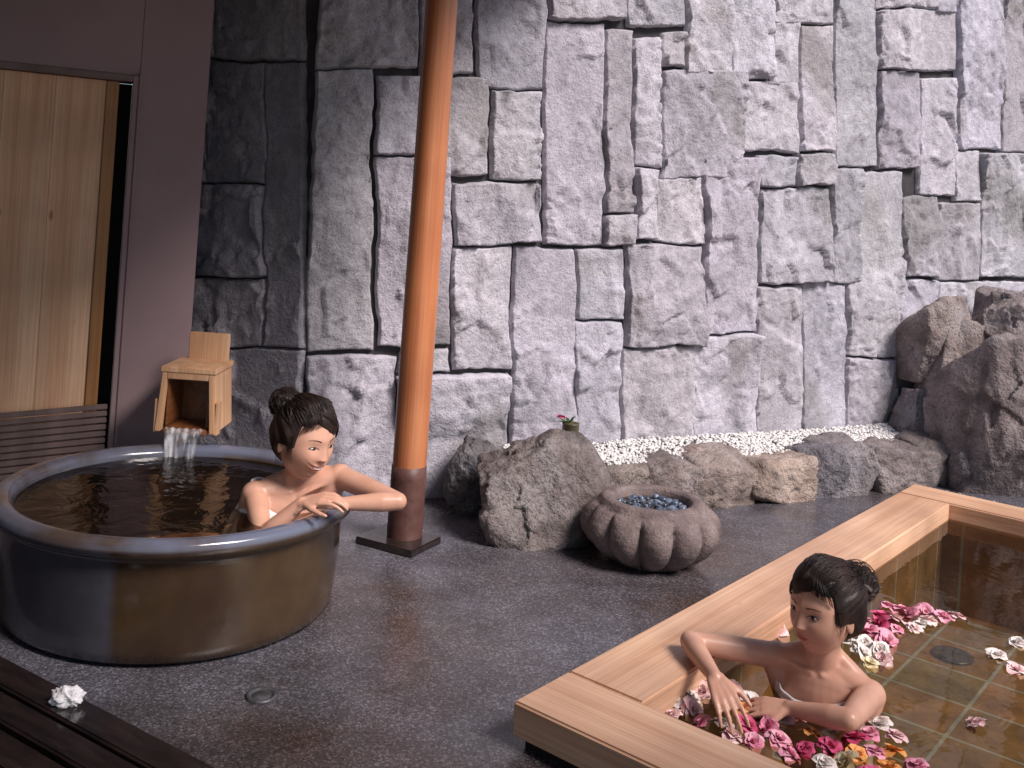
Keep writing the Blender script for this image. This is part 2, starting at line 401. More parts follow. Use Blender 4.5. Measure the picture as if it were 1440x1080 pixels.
rocks('planter_edging_stones',[((x,y,-.01),(w*1.25,.36,.255 if i%3 else .24),sd,.35+.03*i) for i,(x,y,w,sd) in enumerate(ps)],boxy=.62,sub=5,
 tints=[(.8,.75,.7),(.85,.8,.78),(1.05,.95,.88),(1.35,1.2,1.05),(.65,.7,.8),(.85,.86,.92),(.8,.77,.78),(.75,.72,.72),(.8,.8,.8)],amp=.04,npl=6)
rocks('boulder_pile',[((3.02,5.64,-.02),(.98,.72,.92),41,.2),((2.72,6.0,-.02),(.54,.46,.90),52,.5),((3.25,6.2,-.02),(.74,.56,1.16),43,.1),((2.50,5.98,-.02),(.32,.36,.52),44,.1),((3.6,5.8,-.02),(.9,.9,1.05),45,1),((4.1,6.2,-.02),(1.1,1.1,1.3),46,0),((2.66,6.12,.52),(.56,.44,.50),48,.3),((3.06,6.0,.66),(.50,.42,.42),53,.9),((2.78,5.66,-.02),(.32,.3,.34),49,.7),((3.45,5.95,.82),(.56,.46,.40),54,.2)],boxy=.66,lo=.52,hi=.80,
 tints=[(.86,.82,.83),(1.0,.95,.93),(.88,.86,.9),(.7,.7,.75),(.9,.9,.9),(.8,.8,.8),(1.02,.97,.95),(.9,.86,.86),(.82,.78,.78),(.8,.8,.85)],amp=.035,npl=20)
def pebbles(name,pts,mat,rmin,rmax,seed,flat=.65,parent=None,tr=(.75,1.1)):
    rn=random.Random(seed);vs,fs,ti=[],[],[]
    bm=bmesh.new();bmesh.ops.create_icosphere(bm,subdivisions=1 if len(pts)>1000 else 2,radius=1)
    bm.verts.ensure_lookup_table()
    bv=[v.co.copy() for v in bm.verts];bf=[tuple(v.index for v in f.verts) for f in bm.faces];bm.free()
    for p in pts:
        r=rn.uniform(rmin,rmax);sc=V((r*rn.uniform(.8,1.4),r*rn.uniform(.8,1.2),r*flat*rn.uniform(.8,1.2)))
        q=Matrix.Rotation(rn.uniform(0,6.28),3,'Z')@Matrix.Rotation(rn.gauss(0,.35),3,'X')
        o=len(vs);sd=V((rn.uniform(0,50),0,0));t=rn.uniform(*tr)
        for b in bv:
            k=1+.25*noise.noise(b*1.3+sd)
            vs.append(q@V((b.x*sc.x*k,b.y*sc.y*k,b.z*sc.z*k))+V(p));ti.append((t,t,t))
        fs+=[tuple(x+o for x in f) for f in bf]
    return obj(name,vs,fs,mat,True,parent,tint=ti)
rn=random.Random(5);pts=[]
for _ in range(7500):
    s=rn.uniform(1.0,4.1);o=rn.uniform(.02,.30)
    pts.append(wp(s,.195+.045*(1-o/.32)+.012*rn.random()+.015*noise.noise(V((s*3,o*9,0))),o))
pebbles('white_gravel',pts,'gravel',.005,.0105,6,flat=.8,tr=(.8,1.15))
vs=[];fs=[]
for k in range(20):
    s=.85+k*.17
    vs+=[wp(s,.0,.0),wp(s,.236,.0),wp(s,.19,.30),wp(s,0,.30)]
for k in range(19):
    a=k*4
    for i in range(3): fs.append((a+i,a+i+1,a+5+i,a+4+i))
obj('planter_soil',vs,fs,'dgravel',False,tint=[(.8,.8,.8)]*len(vs))
pts=[]
for _ in range(1500):
    n=rn.uniform(.02,2.2);d=LB+rn.uniform(.015,.42)
    pts.append(bp_(n,d,.008+.012*rn.random()))
pebbles('dark_gravel',pts,'dgravel',.009,.017,9,tr=(.5,1.5))
# ---------------------------------------------------------------- plaster wall, door
WR=V((-1.33,4.25,0));WD=V((-.74,-.30,0)).normalized();WN=V((-WD.y,WD.x,0))
if WN.y>0: WN=-WN
def wl(t,z,o=0): return WR+WD*t+WN*o+UP*z
def wbox(name,t0,t1,z0,z1,o0,o1,mat,parent,bev=.003):
    c=wl((t0+t1)/2,(z0+z1)/2,(o0+o1)/2)
    return box(name,(t1-t0,o1-o0,z1-z0),frame(WD,WN,WD.cross(WN),c),mat,parent,bev)
pw=empty('plaster_wall')
wbox('pier',0,.275,0,3.0,-.22,0,'plaster',pw)
wbox('lintel',.2755,3.2,1.83,3.0,-.22,-.0005,'plaster',pw,0)
wbox('far_pier',1.75,3.2,0,1.829,-.22,0,'plaster',pw)
wbox('door_trim',.262,.2765,0,1.845,-.05,.018,'plaster',pw)
dr=empty('sliding_door')
wbox('frame_right',.277,.30,0,1.828,-.12,.012,'plaster',dr)
wbox('frame_head',.30,1.75,1.80,1.828,-.12,.012,'slat',dr)
wbox('gap_shade',.30,1.75,0,1.80,-.16,-.13,'black',dr,0)  # black board: shade beside the door painted as colour
wbox('stile',.352,.40,.05,1.798,-.07,-.02,'stile',dr)
for k in range(7):
    wbox('board_%d'%k,.4015+k*.19,.4015+k*.19+.1892,.05,1.798,-.065,-.03+.0005*(k%2),'door',dr,.001)
sl=empty('slatted_bath_cover')
for k in range(14):
    z=.06+k*.027
    c=wl(.80,z,.06-.003*k)
    mw=frame(WD,WN,WD.cross(WN),c)@Matrix.Rotation(math.radians(5),4,'Y')
    box('slat_%d'%k,(.98,.014,.022),mw,'slat',sl,.003)
# ---------------------------------------------------------------- spout
sp=empty('wooden_water_spout')
def sbox(name,cx,cy,cz,dx,dy,dz,mat,ry=0,bev=.003):
    mw=Matrix.Translation((cx,cy,cz))@Matrix.Rotation(ry,4,'Y')
    return box(name,(dx,dy,dz),mw,mat,sp,bev)
sx=-1.205;yF=3.86
sbox('back_board',sx+.005,4.09,.60,.16,.03,.38,'spout')
sbox('left_cheek',sx-.098,yF+.11,.545,.022,.24,.23,'spout',ry=math.radians(4))
sbox('right_cheek',sx+.098,yF+.11,.545,.022,.24,.23,'spout',ry=math.radians(-4))
sbox('top_board',sx,yF+.115,.672,.215,.25,.022,'spout')
sbox('top_lip',sx,yF-.0,.648,.165,.018,.026,'spout')
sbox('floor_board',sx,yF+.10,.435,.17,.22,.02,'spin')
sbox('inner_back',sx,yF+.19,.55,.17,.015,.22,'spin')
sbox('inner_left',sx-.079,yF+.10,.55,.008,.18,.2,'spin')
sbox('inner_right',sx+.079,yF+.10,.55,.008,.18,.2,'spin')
sbox('foot_l',sx-.118,yF+.02,.49,.012,.05,.13,'spout')
sbox('foot_r',sx+.118,yF+.02,.49,.012,.05,.13,'spout')
def fall():
    m,n,l,b=nt('falling_water')
    b.inputs['Base Color'].default_value=(.75,.75,.8,1);b.inputs['Roughness'].default_value=.1
    co=n.new('ShaderNodeTexCoord').outputs['Object']
    f=noi(n,l,co,30,4,.6,(1,1,.12));r=ramp(n,[(.42,(.08,.08,.08)),(.66,(.8,.8,.8))]);l.new(f,r.inputs[0]);l.new(r.outputs[0],b.inputs['Alpha'])
    return m
M['fall']=fall()
vs=[];fs=[];NX=24;NZ=14
for j in range(NZ+1):
    t=j/NZ
    for i in range(NX+1):
        u=i/NX*2-1
        w=.072*(1-.22*t);y=yF-.005-.05*t**.5+.008*math.sin(u*9)*t
        vs.append((sx+u*w,y,.448-.112*t**1.5+.003*math.sin(u*17)))
for j in range(NZ):
    for i in range(NX): a=j*(NX+1)+i;fs.append((a,a+1,a+NX+2,a+NX+1))
obj('falling_water',vs,fs,'fall',True,sp)
# ---------------------------------------------------------------- ceramic tub
tub=empty('round_ceramic_tub')
TX,TY=-1.046,3.35
prof=[(.0,.012),(.47,.012),(.50,.0),(.525,.02),(.532,.1),(.538,.2),(.541,.29),(.545,.315),(.562,.325),(.578,.338),(.583,.354),(.577,.372),(.56,.382),(.54,.383),(.52,.376),(.508,.362),(.503,.34),(.500,.30),(.49,.15),(.47,.03),(.0,.025)]
def refine(p,k=3):
    out=[]
    for i in range(len(p)-1):
        for j in range(k):
            t=j/k;out.append((p[i][0]*(1-t)+p[i+1][0]*t,p[i][1]*(1-t)+p[i+1][1]*t))
    out.append(p[-1]);return out
lathe('tub_body',refine(prof),TX,TY,'ceramic',144,tub)
vs=[(0,0,0)];fs=[]
for r in range(1,11):
    for k in range(96):
        t=2*math.pi*k/96;vs.append((.5035*r/10*math.cos(t),.5035*r/10*math.sin(t),0))
for k in range(96): fs.append((0,1+k,1+(k+1)%96))
for r in range(9):
    for k in range(96):
        a=1+r*96+k;b=1+r*96+(k+1)%96;fs.append((a,a+96,b+96,b))
w=obj('tub_water',vs,fs,'twater',True,tub);w.location=(TX,TY,.345)
# ---------------------------------------------------------------- pillar
pi_=empty('wooden_pillar')
px,py=-.345,4.05
def pr(t,r,z): return 1+.012*math.sin(3*t+z*.8)+.008*math.sin(5*t+1+z*1.3)
prof=[(.0680-.003*(.1*k)/3.3+.0012*math.sin((.3+.1*k)*2.1),.3+.1*k) for k in range(0,27)]
lathe('shaft',prof,px,py,'pillar',48,pi_,pr)
lathe('sleeve',[(.071,.03),(.0725,.06),(.0715,.16),(.0722,.27),(.071,.316),(.066,.318)],px,py,'sleeve',48,pi_,pr)
box('base_plate',(.27,.22,.03),Matrix.Translation((px-.02,py-.02,.015))@Matrix.Rotation(math.radians(-28),4,'Z'),'dark',pi_,.004)
# ---------------------------------------------------------------- lotus basin
bs=empty('carved_stone_basin')
BX,BY=.655,4.06
def lob(t,r,z):
    k=abs(math.cos(6*t+.3))**.55
    a=.17*max(0,min(1,(z+.02)/.05))*max(0,min(1,(.232-z)/.05)) if r>.162 else 0
    return 1-a*(1-k)+.02*noise.noise(V((math.cos(t)*2,math.sin(t)*2,z*9)))
prof=[(.0,.0),(.15,.0),(.175,.012),(.215,.035),(.252,.065),(.278,.10),(.289,.135),(.286,.165),(.272,.192),(.248,.213),(.225,.224),(.214,.236),(.205,.248),(.19,.252),(.168,.25),(.158,.243),(.153,.225),(.15,.17),(.0,.165)]
lathe('bowl',refine(prof,3),BX,BY,'basin',240,bs,lob)
rn=random.Random(12);pts=[]
while len(pts)<90:
    x,y=rn.uniform(-.14,.14),rn.uniform(-.14,.14)
    if x*x+y*y<.138**2: pts.append((BX+x,BY+y,.205+.012*rn.random()))
pebbles('pebbles',pts,'pebwet',.012,.02,3,parent=bs,tr=(.4,1.5))
vs=[(BX,BY,.212)]+[(BX+.153*math.cos(t*.1309),BY+.153*math.sin(t*.1309),.212) for t in range(48)]
obj('basin_water',vs,[(0,1+k,1+(k+1)%48) for k in range(48)],'water',False,bs)
# ---------------------------------------------------------------- bamboo vase with flower
bv=empty('bamboo_flower_vase')
VX,VY=.345,4.66
lathe('cup',[(.0,.0),(.038,.0),(.039,.27),(.042,.273),(.039,.277),(.040,.40),(.042,.405),(.032,.405),(.031,.32),(.0,.32)],VX,VY,'bamboo',32,bv)
# ---------------------------------------------------------------- hinoki bath
hb=empty('wooden_framed_bath')
def bbox(name,n0,n1,d0,d1,z0,z1,mat,along,bev=.006):
    c=bp_((n0+n1)/2,(d0+d1)/2,(z0+z1)/2)
    if along=='d': mw=frame(BD,-BN,UP,c);dm=(d1-d0,n1-n0,z1-z0)
    else: mw=frame(BN,BD,UP,c);dm=(n1-n0,d1-d0,z1-z0)
    return box(name,dm,mw,mat,hb,bev,3)
bbox('front_plank',0,WB,0,FW,.03,.12,'hinoki','n')
bbox('side_plank',0,FW,FW+.002,LB-FW-.002,.03,.12,'hinoki','d')
bbox('far_plank',0,WB,LB-FW,LB,.03,.12,'hinoki','n')
bbox('outer_plank',WB-FW,WB,FW+.002,LB-FW-.002,.03,.12,'hinoki','d')
bbox('plinth_l',.025,.1,.03,LB-.03,-.05,.029,'black','d',0)
bbox('plinth_f',.101,WB-.03,.03,.1,-.05,.029,'black','n',0)
bbox('plinth_b',.101,WB-.03,LB-.1,LB-.03,-.05,.029,'black','n',0)
bbox('plinth_r',WB-.1,WB-.03,.101,LB-.101,-.05,.029,'black','d',0)
bm=bmesh.new()
a0,a1,b0,b1,zf=FW-.03,WB-FW+.03,FW-.03,LB-FW+.03,-.40
c8=[(a0,b0,zf),(a1,b0,zf),(a1,b1,zf),(a0,b1,zf),(a0,b0,.035),(a1,b0,.035),(a1,b1,.035),(a0,b1,.035)]
bvv=[bm.verts.new(c) for c in c8]
for f in ((0,1,2,3),(0,1,5,4),(1,2,6,5),(2,3,7,6),(3,0,4,7)): bm.faces.new([bvv[i] for i in f])
me=bpy.data.meshes.new('tiled_well');bm.to_mesh(me);bm.free();me.materials.append(M['tile'])
tw=bpy.data.objects.new('tiled_well',me);scene.collection.objects.link(tw);tw.parent=hb;tw.matrix_world=BM
wv=[(FW-.02,FW-.02,0),(WB-FW+.02,FW-.02,0),(WB-FW+.02,LB-FW+.02,0),(FW-.02,LB-FW+.02,0)]
w=obj('bath_water',wv,[(0,1,2,3)],'water',False,hb);w.matrix_world=BM@Matrix.Translation((0,0,.045))
def disc(name,c,r,mat,parent=None):
    o=lathe(name,[(0,.004),(r*.55,.004),(r*.6,.001),(r*.75,.001),(r*.8,.006),(r*.97,.007),(r,.0)],c[0],c[1],mat,40,parent);o.location.z=c[2];return o
disc('bath_drain',(2.02,4.27,-.395),.085,'metal',hb)
disc('floor_drain',(-.593,2.73,.0015),.042,'metal')
# ---------------------------------------------------------------- flowers
def flowers(name,lst,seed,parent=None):
    rn=random.Random(seed);vs,fs,mi=[],[],[]
    names=['f0','f1','f2','f3','f4','f5']
    for (x,y,z,col,sz) in lst:
        tilt=Matrix.Rotation(rn.gauss(0,.3),3,'X')@Matrix.Rotation(rn.gauss(0,.3),3,'Y')@Matrix.Rotation(rn.uniform(0,6.28),3,'Z')
        for ring,(cnt,open_,ln) in enumerate(((6,1.3,1.0),(6,1.0,.88),(5,.6,.7),(4,.28,.52))):
            for k in range(cnt):
                th=6.283*k/cnt+ring*.5+rn.gauss(0,.12);L=sz*ln*rn.uniform(.85,1.12);W=L*.56
                op=open_+rn.gauss(0,.12);o=len(vs)
                for j in range(5):
                    t=j/4
                    a=op*(.5+.75*t)
                    rad=L*math.sin(a)*t;zz=L*math.cos(a)*t*.9
                    wd=W*math.sin(math.pi*min(1,.12+.80*t))**.8
                    for i in range(5):
                        u=i/2-1
                        cup=.35*wd*u*u
                        p=V((rad-cup*math.cos(a),u*wd,zz+cup*.5+.14*L*t*noise.noise(V((th*3+u*1.5,t*2,x*9)))))
                        p=tilt@(Matrix.Rotation(th,3,'Z')@p)
                        vs.append(p+V((x,y,z)))
                for j in range(4):
                    for i in range(4):
                        a=o+j*5+i;fs.append((a,a+1,a+6,a+5));mi.append(col)
    return obj(name,vs,fs,names,True,parent,mi)
near=[(0.53,2.82),(0.58,2.87),(0.6,2.79),(0.64,2.83),(0.54,2.76),(0.59,2.73),(0.655,2.66),(0.70,2.79),(0.73,2.75),(0.72,2.66),(0.78,2.66),(0.84,2.72),(0.89,2.75),(0.94,2.74),(0.89,2.64),(0.79,2.60),(0.97,2.7),(1.0,2.63),(1.05,2.66),(0.98,2.55),(1.03,2.57),(0.92,2.58),(0.94,2.51),(0.72,2.58),(.85,2.56),(.88,2.50),(.60,2.66),(.67,2.60),(1.08,2.58),(.48,2.79),(.53,2.69),(.56,2.93),(.62,2.96),(.66,2.88),(.72,2.86),(.77,2.80),(1.12,2.66),(1.10,2.72),(.80,2.53),(1.04,2.49),(.98,2.46),(1.12,2.52),(.78,2.73)]
far=[(0.94,3.34),(1.0,3.38),(1.05,3.42),(0.97,3.29),(1.25,3.26),(1.3,3.35),(1.39,3.48),(1.45,3.58),(1.43,3.46),(1.51,3.53),(1.51,3.44),(1.58,3.57),(1.62,3.52),(1.67,3.53),(1.28,3.21),(1.21,3.17),(1.21,3.1),(1.49,3.56),(1.47,3.4),(1.34,3.33),(1.12,3.45),(1.18,3.36),(1.36,3.41),(1.33,3.28),(1.26,3.13),(1.40,3.38),(1.55,3.48),(.90,3.26),(1.08,3.35),(1.22,3.42),(.86,3.20),(.84,3.12),(1.30,3.44),(1.17,3.24)]
lone=[(1.67,3.23,0),(1.68,3.13,4),(1.79,3.34,0),(1.38,2.76,4),(2.1,3.3,1)]
rn=random.Random(77);fl=[]
seqn=[4,5,0,4,0,4,0,1,3,2,1,4,1,2,3,1,0,2,1,3,1,2,5,1,2,0,1,4,3,0,4]
for k,(x,y) in enumerate(near): fl.append((x,y,.046,seqn[k%31],rn.uniform(.030,.042)))
seqf=[1,4,1,4,0,1,2,1,4,1,0,1,1,4,0,0,5,1,4,1,4,1,2]
for k,(x,y) in enumerate(far): fl.append((x,y,.046,seqf[k%23],rn.uniform(.030,.044)))
for x,y,c in lone: fl.append((x,y,.045,c,.036))
flowers('floating_flowers',fl,4)
flowers('camellia',[(VX-.05,VY-.02,.43,2,.026)],9,bv)
vs=[];fs=[]
for k in range(7):
    a=k*.9+.3;L=.05+.03*random.random();c=V((VX-.01,VY,.40));d=V((math.cos(a)*.7-.4,math.sin(a)*.5,.4)).normalized();sd=d.cross(UP).normalized()*.011;o=len(vs)
    vs+=[c,c+d*L*.5+sd,c+d*L*.5-sd,c+d*L-V((0,0,.01))];fs+=[(o,o+1,o+3,o+2)]
obj('leaves',vs,fs,'leaf',False,bv)
# ---------------------------------------------------------------- dark duckboard and cloth
dk=empty('dark_wooden_duckboard')
A=V((-1.337,2.78,0));D=V((.847,-.532,0)).normalized();N2=V((-D.y,D.x,0))*-1
for k in range(7):
    c=A+D*.35+N2*(.045+k*.105)+V((0,0,.022+.002*(k%2)))
    box('rail_%d'%k,(2.6,.085 if k%2 else .095,.035),frame(D,N2,D.cross(N2),c),'dark',dk,.006,3)
bm=bmesh.new();bmesh.ops.create_icosphere(bm,subdivisions=5,radius=1)
for v in bm.verts:
    d=v.co.copy();r=1+.35*noise.fractal(d*2.1,1,2,4)+.2*abs(noise.noise(d*5))
    v.co=V((d.x*.036*r,d.y*.025*r,max(d.z,-.6)*.026*r+.018))+V((-1.047,2.545,.04))
frombm('folded_washcloth',bm,'cloth',None,True)
# ---------------------------------------------------------------- people
def tube(bm,p0,p1,r0,r1,seg=18):
    p0,p1=V(p0),V(p1);d=p1-p0;L=d.length
    if L>1e-6:
        q=d.to_track_quat('Z','Y').to_matrix().to_4x4()
        bmesh.ops.create_cone(bm,cap_ends=True,segments=seg,radius1=r0,radius2=r1,depth=L,matrix=Matrix.Translation((p0+p1)/2)@q)
    for p,r in ((p0,r0),(p1,r1)):
        bmesh.ops.create_uvsphere(bm,u_segments=seg,v_segments=10,radius=r,matrix=Matrix.Translation(p))
def ell(bm,c,l,f,u,rad):
    m=Matrix((l*rad[0],f*rad[1],u*rad[2])).transposed().to_4x4();m.translation=V(c)
    bmesh.ops.create_uvsphere(bm,u_segments=28,v_segments=18,radius=1,matrix=m)
def hand(bm,wrist,d,up,curls,thumb,spread=.07):
    d=V(d).normalized();up=(V(up)-d*V(up).dot(d)).normalized();s=d.cross(up)
    w=V(wrist)
    for i in range(4):
        o=(i-1.5)
        kn=w+d*(.074-.004*abs(o-(-.5)*thumb))+s*o*.0190
        tube(bm,w+s*o*.010+d*.004,kn,.0120,.0094,12)
        idx=i if thumb<0 else 3-i
        L=[.038,.042,.039,.030][idx];c=curls[idx]
        dd=(d+s*o*spread).normalized();a=c*.5;p=kn
        for (ll,r0,r1,da) in ((L,.0084,.0074,0),(L*.62,.0074,.0068,c*.8),(L*.5,.0068,.0056,c*.6)):
            a+=da;q=p+(dd*math.cos(a)-up*math.sin(a))*ll
            tube(bm,p,q,r0,r1,12);p=q
    p=w+d*.018+s*thumb*.018
    for (ll,r0,r1,k) in ((.036,.0130,.0100,.75),(.030,.0096,.0084,.45),(.024,.0084,.0064,.25)):
        q=p+(d*.75+s*thumb*k-up*.3).normalized()*ll;tube(bm,p,q,r0,r1,12);p=q
def arm(bm,sh,el,wr):
    sh,el,wr=V(sh),V(el),V(wr)
    ell(bm,sh,V((1,0,0)),V((0,1,0)),V((0,0,1)),(.044,.042,.042))
    tube(bm,sh,sh.lerp(el,.45),.038,.035);tube(bm,sh.lerp(el,.45),el,.035,.028)
    tube(bm,el,el.lerp(wr,.28),.028,.031);tube(bm,el.lerp(wr,.28),wr,.031,.0195)
def human(par,C,f,u,shL,elL,wrL,shR,elR,wrR,hL,hR,headc,legs,vox=.0042):
    bm=bmesh.new();C=V(C)
    f,u=V(f).normalized(),V(u).normalized()
    f=(f-u*f.dot(u)).normalized();l=u.cross(f)
    ell(bm,C-u*.13,l,f,u,(.130,.083,.145))
    ell(bm,C-u*.06,l,f,u,(.115,.068,.075))
    for sg in (-1,1): ell(bm,C-u*.165+l*sg*.062+f*.045,l,f,u,(.058,.055,.058))
    ell(bm,C-u*.28,l,f,u,(.108,.08,.13));ell(bm,C-u*.40,l,f,u,(.145,.10,.10))
    hc=V(headc)
    tube(bm,C-u*.02,C.lerp(hc,.62),.049,.044,24)
    for S in (shL,shR):
        S=V(S);tube(bm,C+u*.0,S,.037,.038);tube(bm,C.lerp(hc,.30)-f*.02,S-f*.01,.024,.028)
        sg=1 if (S-C).dot(l)>0 else -1
        tube(bm,C+f*.052+l*sg*.014-u*.015,S+f*.020+u*.012,.007,.008)
        tube(bm,S-u*.02,C-u*.14+l*sg*.09,.038,.045)
    arm(bm,shL,elL,wrL);arm(bm,shR,elR,wrR)
    hand(bm,wrL,*hL);hand(bm,wrR,*hR)
    for (hp,kn,an,toe) in legs:
        hp,kn,an,toe=V(hp),V(kn),V(an),V(toe)
        tube(bm,hp,kn,.078,.052,20);tube(bm,kn,kn.lerp(an,.3),.048,.050);tube(bm,kn.lerp(an,.3),an,.050,.031);tube(bm,an,toe,.031,.024)
    bmesh.ops.recalc_face_normals(bm,faces=bm.faces)
    me=bpy.data.meshes.new('body');bm.to_mesh(me);bm.free()
    o=bpy.data.objects.new('tmp',me);scene.collection.objects.link(o)
    r=o.modifiers.new('r','REMESH');r.mode='VOXEL';r.voxel_size=vox;r.use_smooth_shade=True
    s=o.modifiers.new('s','SMOOTH');s.factor=.5;s.iterations=8
    dg=bpy.context.evaluated_depsgraph_get();me2=bpy.data.meshes.new_from_object(o.evaluated_get(dg))
    bpy.data.objects.remove(o)
    me2.materials.clear();me2.materials.append(M['skin'])
    me2.polygons.foreach_set('use_smooth',[True]*len(me2.polygons));me2.name='body'
    b=bpy.data.objects.new('body',me2);scene.collection.objects.link(b);b.parent=par
    vs=[];fs=[];NT=120;NZ=24
    for j in range(NZ+1):
        t=j/NZ
        for i in range(NT):
            a=2*math.pi*i/NT
            fr=max(0,math.sin(a))
            rl=.136+.004*t;rf=.096+.026*fr**2*min(1,t*3+.6)
            wv=.002*math.sin(a*14+t*4)+.004*noise.noise(V((math.cos(a)*3,math.sin(a)*3,t*4)))
            rl+=wv;rf+=wv
            dz=-.058-.20*t+.010*math.sin(a*2+.5)*(1-t)-.010*fr
            vs.append(C+l*rl*math.cos(a)+f*rf*math.sin(a)+u*dz)
    for j in range(NZ):
        for i in range(NT):
            a=j*NT+i;b2=j*NT+(i+1)%NT;fs.append((a,b2,b2+NT,a+NT))
    tw=obj('towel',vs,fs,'cloth',True,par)
    sm=tw.modifiers.new('t','SOLIDIFY');sm.thickness=.005
def gs(v,s): return math.exp(-(v*v)/(2*s*s))
def hbase(d):
    x,y,z=d.x,d.y,d.z
    X=.075*x;Y=(.086 if y>0 else .100)*y;Z=.112*z
    if z<0:
        t=-z
        X*=1-.30*t**1.8
        if y<0: Y*=1-.45*min(1,t*1.3)
        else: Y*=1-.10*t**2
    else: X*=1+.03*z
    if y>.35: Y-=.006*((y-.35)/.65)
    X*=1+.05*(1-abs(x))*abs(x)*2
    return V((X,Y,Z))
def headpt(d,smile):
    p=hbase(d);x,y,z=p
    if y>0:
        fw=min(1,y/.04)
        r=0
        if z>-.034: k=max(0,min(1,(.020-z)/.044));r=(.002+.0125*k**1.5)*gs(x,.0062+.0035*k)*min(1,(z+.034)/.008)
        y2=r+.003*(gs(x-.0105,.0045)+gs(x+.0105,.0045))*gs(z+.026,.006)
        y2-=.0055*(gs(x-.031,.013)+gs(x+.031,.013))*gs(z-.007,.011)
        y2+=.002*gs(z-.028,.009)*gs(x,.045)
        y2+=.0045*(gs(x-.038,.017)+gs(x+.038,.017))*gs(z+.026,.017)*(1.4 if smile else 1)
        zc=-.053+(10*x*x if smile else 2*x*x)
        lx=gs(x,.016 if not smile else .021)
        y2+=.0045*lx*gs(z-zc-.005,.0036)+.0050*lx*gs(z-zc+.0065,.0042)-.0030*lx*gs(z-zc,.0016)
        y2+=.004*gs(x,.02)*gs(z+.050,.016)
        y2+=.005*gs(x,.014)*gs(z+.088,.013)-.002*gs(x,.02)*gs(z+.071,.006)
        p.y+=y2*fw
    return p
def head(par,c,face,up,smile,hairf,bun,bunr,bang,seed,closed,scale,vol):
    f=V(face).normalized();u=V(up);u=(u-f*u.dot(f)).normalized();xr=f.cross(u)
    MW=frame(xr,f,u,c)@Matrix.Scale(scale,4)
    NU,NV=220,200;vs=[];fs=[];mi=[]
    for j in range(NV+1):
        ph=math.pi*j/NV
        for i in range(NU):
            th=2*math.pi*i/NU
            vs.append(headpt(V((math.sin(ph)*math.cos(th),math.sin(ph)*math.sin(th),math.cos(ph))),smile))
    for j in range(NV):
        for i in range(NU):
            a=j*NU+i;b=j*NU+(i+1)%NU;fs.append((a,a+NU,b+NU,b))
            q=(vs[a]+vs[a+NU]+vs[b+NU]+vs[b])/4;m=0
            if q.y>.04:
                x=q.x;zc=-.053+(10*x*x if smile else 2*x*x);hw=.025 if smile else .018
                if abs(x)<hw:
                    k=1-(x/hw)**2
                    if smile and abs(q.z-zc)<.0038*k and abs(x)<.019: m=2
                    elif -.0100*k**.7<q.z-zc<.0078*k**.7: m=1
            mi.append(m)
    h=obj('head',vs,fs,['skin','lips','teeth'],True,par,mi);h.matrix_world=MW
    fv=[v for v in vs if v.y>.03]
    def sy(x,z): return min(fv,key=lambda v:(v.x-x)**2+(v.z-z)**2).y
    bm=bmesh.new()
    for sg in (-1,1):
        m=Matrix.Translation((sg*.0755,-.012,-.006))@Matrix.Rotation(sg*.35,4,'Z')@Matrix.Rotation(-.2,4,'X')
        e=bmesh.ops.create_uvsphere(bm,u_segments=24,v_segments=16,radius=1)
        for v in e['verts']:
            q=v.co.copy();k=.0075
            rr=math.hypot(q.y,q.z)
            q=V((q.x*k-(.004*(1-rr) if q.x*sg>0 else 0)*sg,q.y*.016,q.z*.028))
            if q.z<0:q.y*=.72
            v.co=m@q
    frombm('ears',bm,'skin',par,True,MW)
    for nm,mat,rd,fo in (('eye_whites','eye',(.0130,.0045,closed),.0000),('irises','iris',(.0064,.0042,min(.0064,closed*1.05)),.0016)):
        bm=bmesh.new()
        for sg in (-1,1):
            x=sg*.0315;y=sy(x,.006)
            m=Matrix.Translation((x,y-.0012+fo,.006))@Matrix.Rotation(-sg*.22,4,'Z')@Matrix.Diagonal((rd[0],rd[1],rd[2],1))
            bmesh.ops.create_uvsphere(bm,u_segments=20,v_segments=12,radius=1,matrix=m)
        frombm(nm,bm,mat,par,True,MW)
    st=[];br=[]
    for sg in (-1,1):
        pts=[];pb=[]
        for k in range(9):
            t=k/4-1;x=sg*(.0315+t*.0145);z=.0055+(closed+.0006)*(1-t*t)+(.0008*t)
            pts.append((x,sy(x,z)+.0020,z,.7+.35*t))
            xb=sg*(.033+t*.017);zb=.026+.0035*(1-t*t)+.0005*t
            pb.append((xb,sy(xb,zb)+.0001,zb,.8-.35*t))
        st.append(pts);br.append(pb)
    curve('lashes',st,.0014,'hair',par,MW);curve('eyebrows',br,.0016,'hair',par,MW)
    def hg(p):
        part=-hairf*.022
        e=(p.x-part)*hairf
        fall=min(1,e/.055)**.8 if e>0 else .55*min(1,-e/.05)
        front=p.z-(.070-bang*fall-.0015*noise.noise(V((p.x*110,1,seed)))-.003*noise.noise(V((p.x*35,5,seed))))
        yf=.036 if p.z>.0 else .036-.95*(.0-p.z)
        side=(yf-p.y)
        if p.z<-.07: side-=(-.07-p.z)*3
        ear=gs(p.y+.010,.016)*gs(p.z+.014,.024)*.034
        return max(front,side-(ear if abs(p.x)>.045 else 0))
    hv=[];hf=[];NU,NV=220,200
    bd=V(bun).normalized()
    e1=bd.orthogonal().normalized();e2=bd.cross(e1)
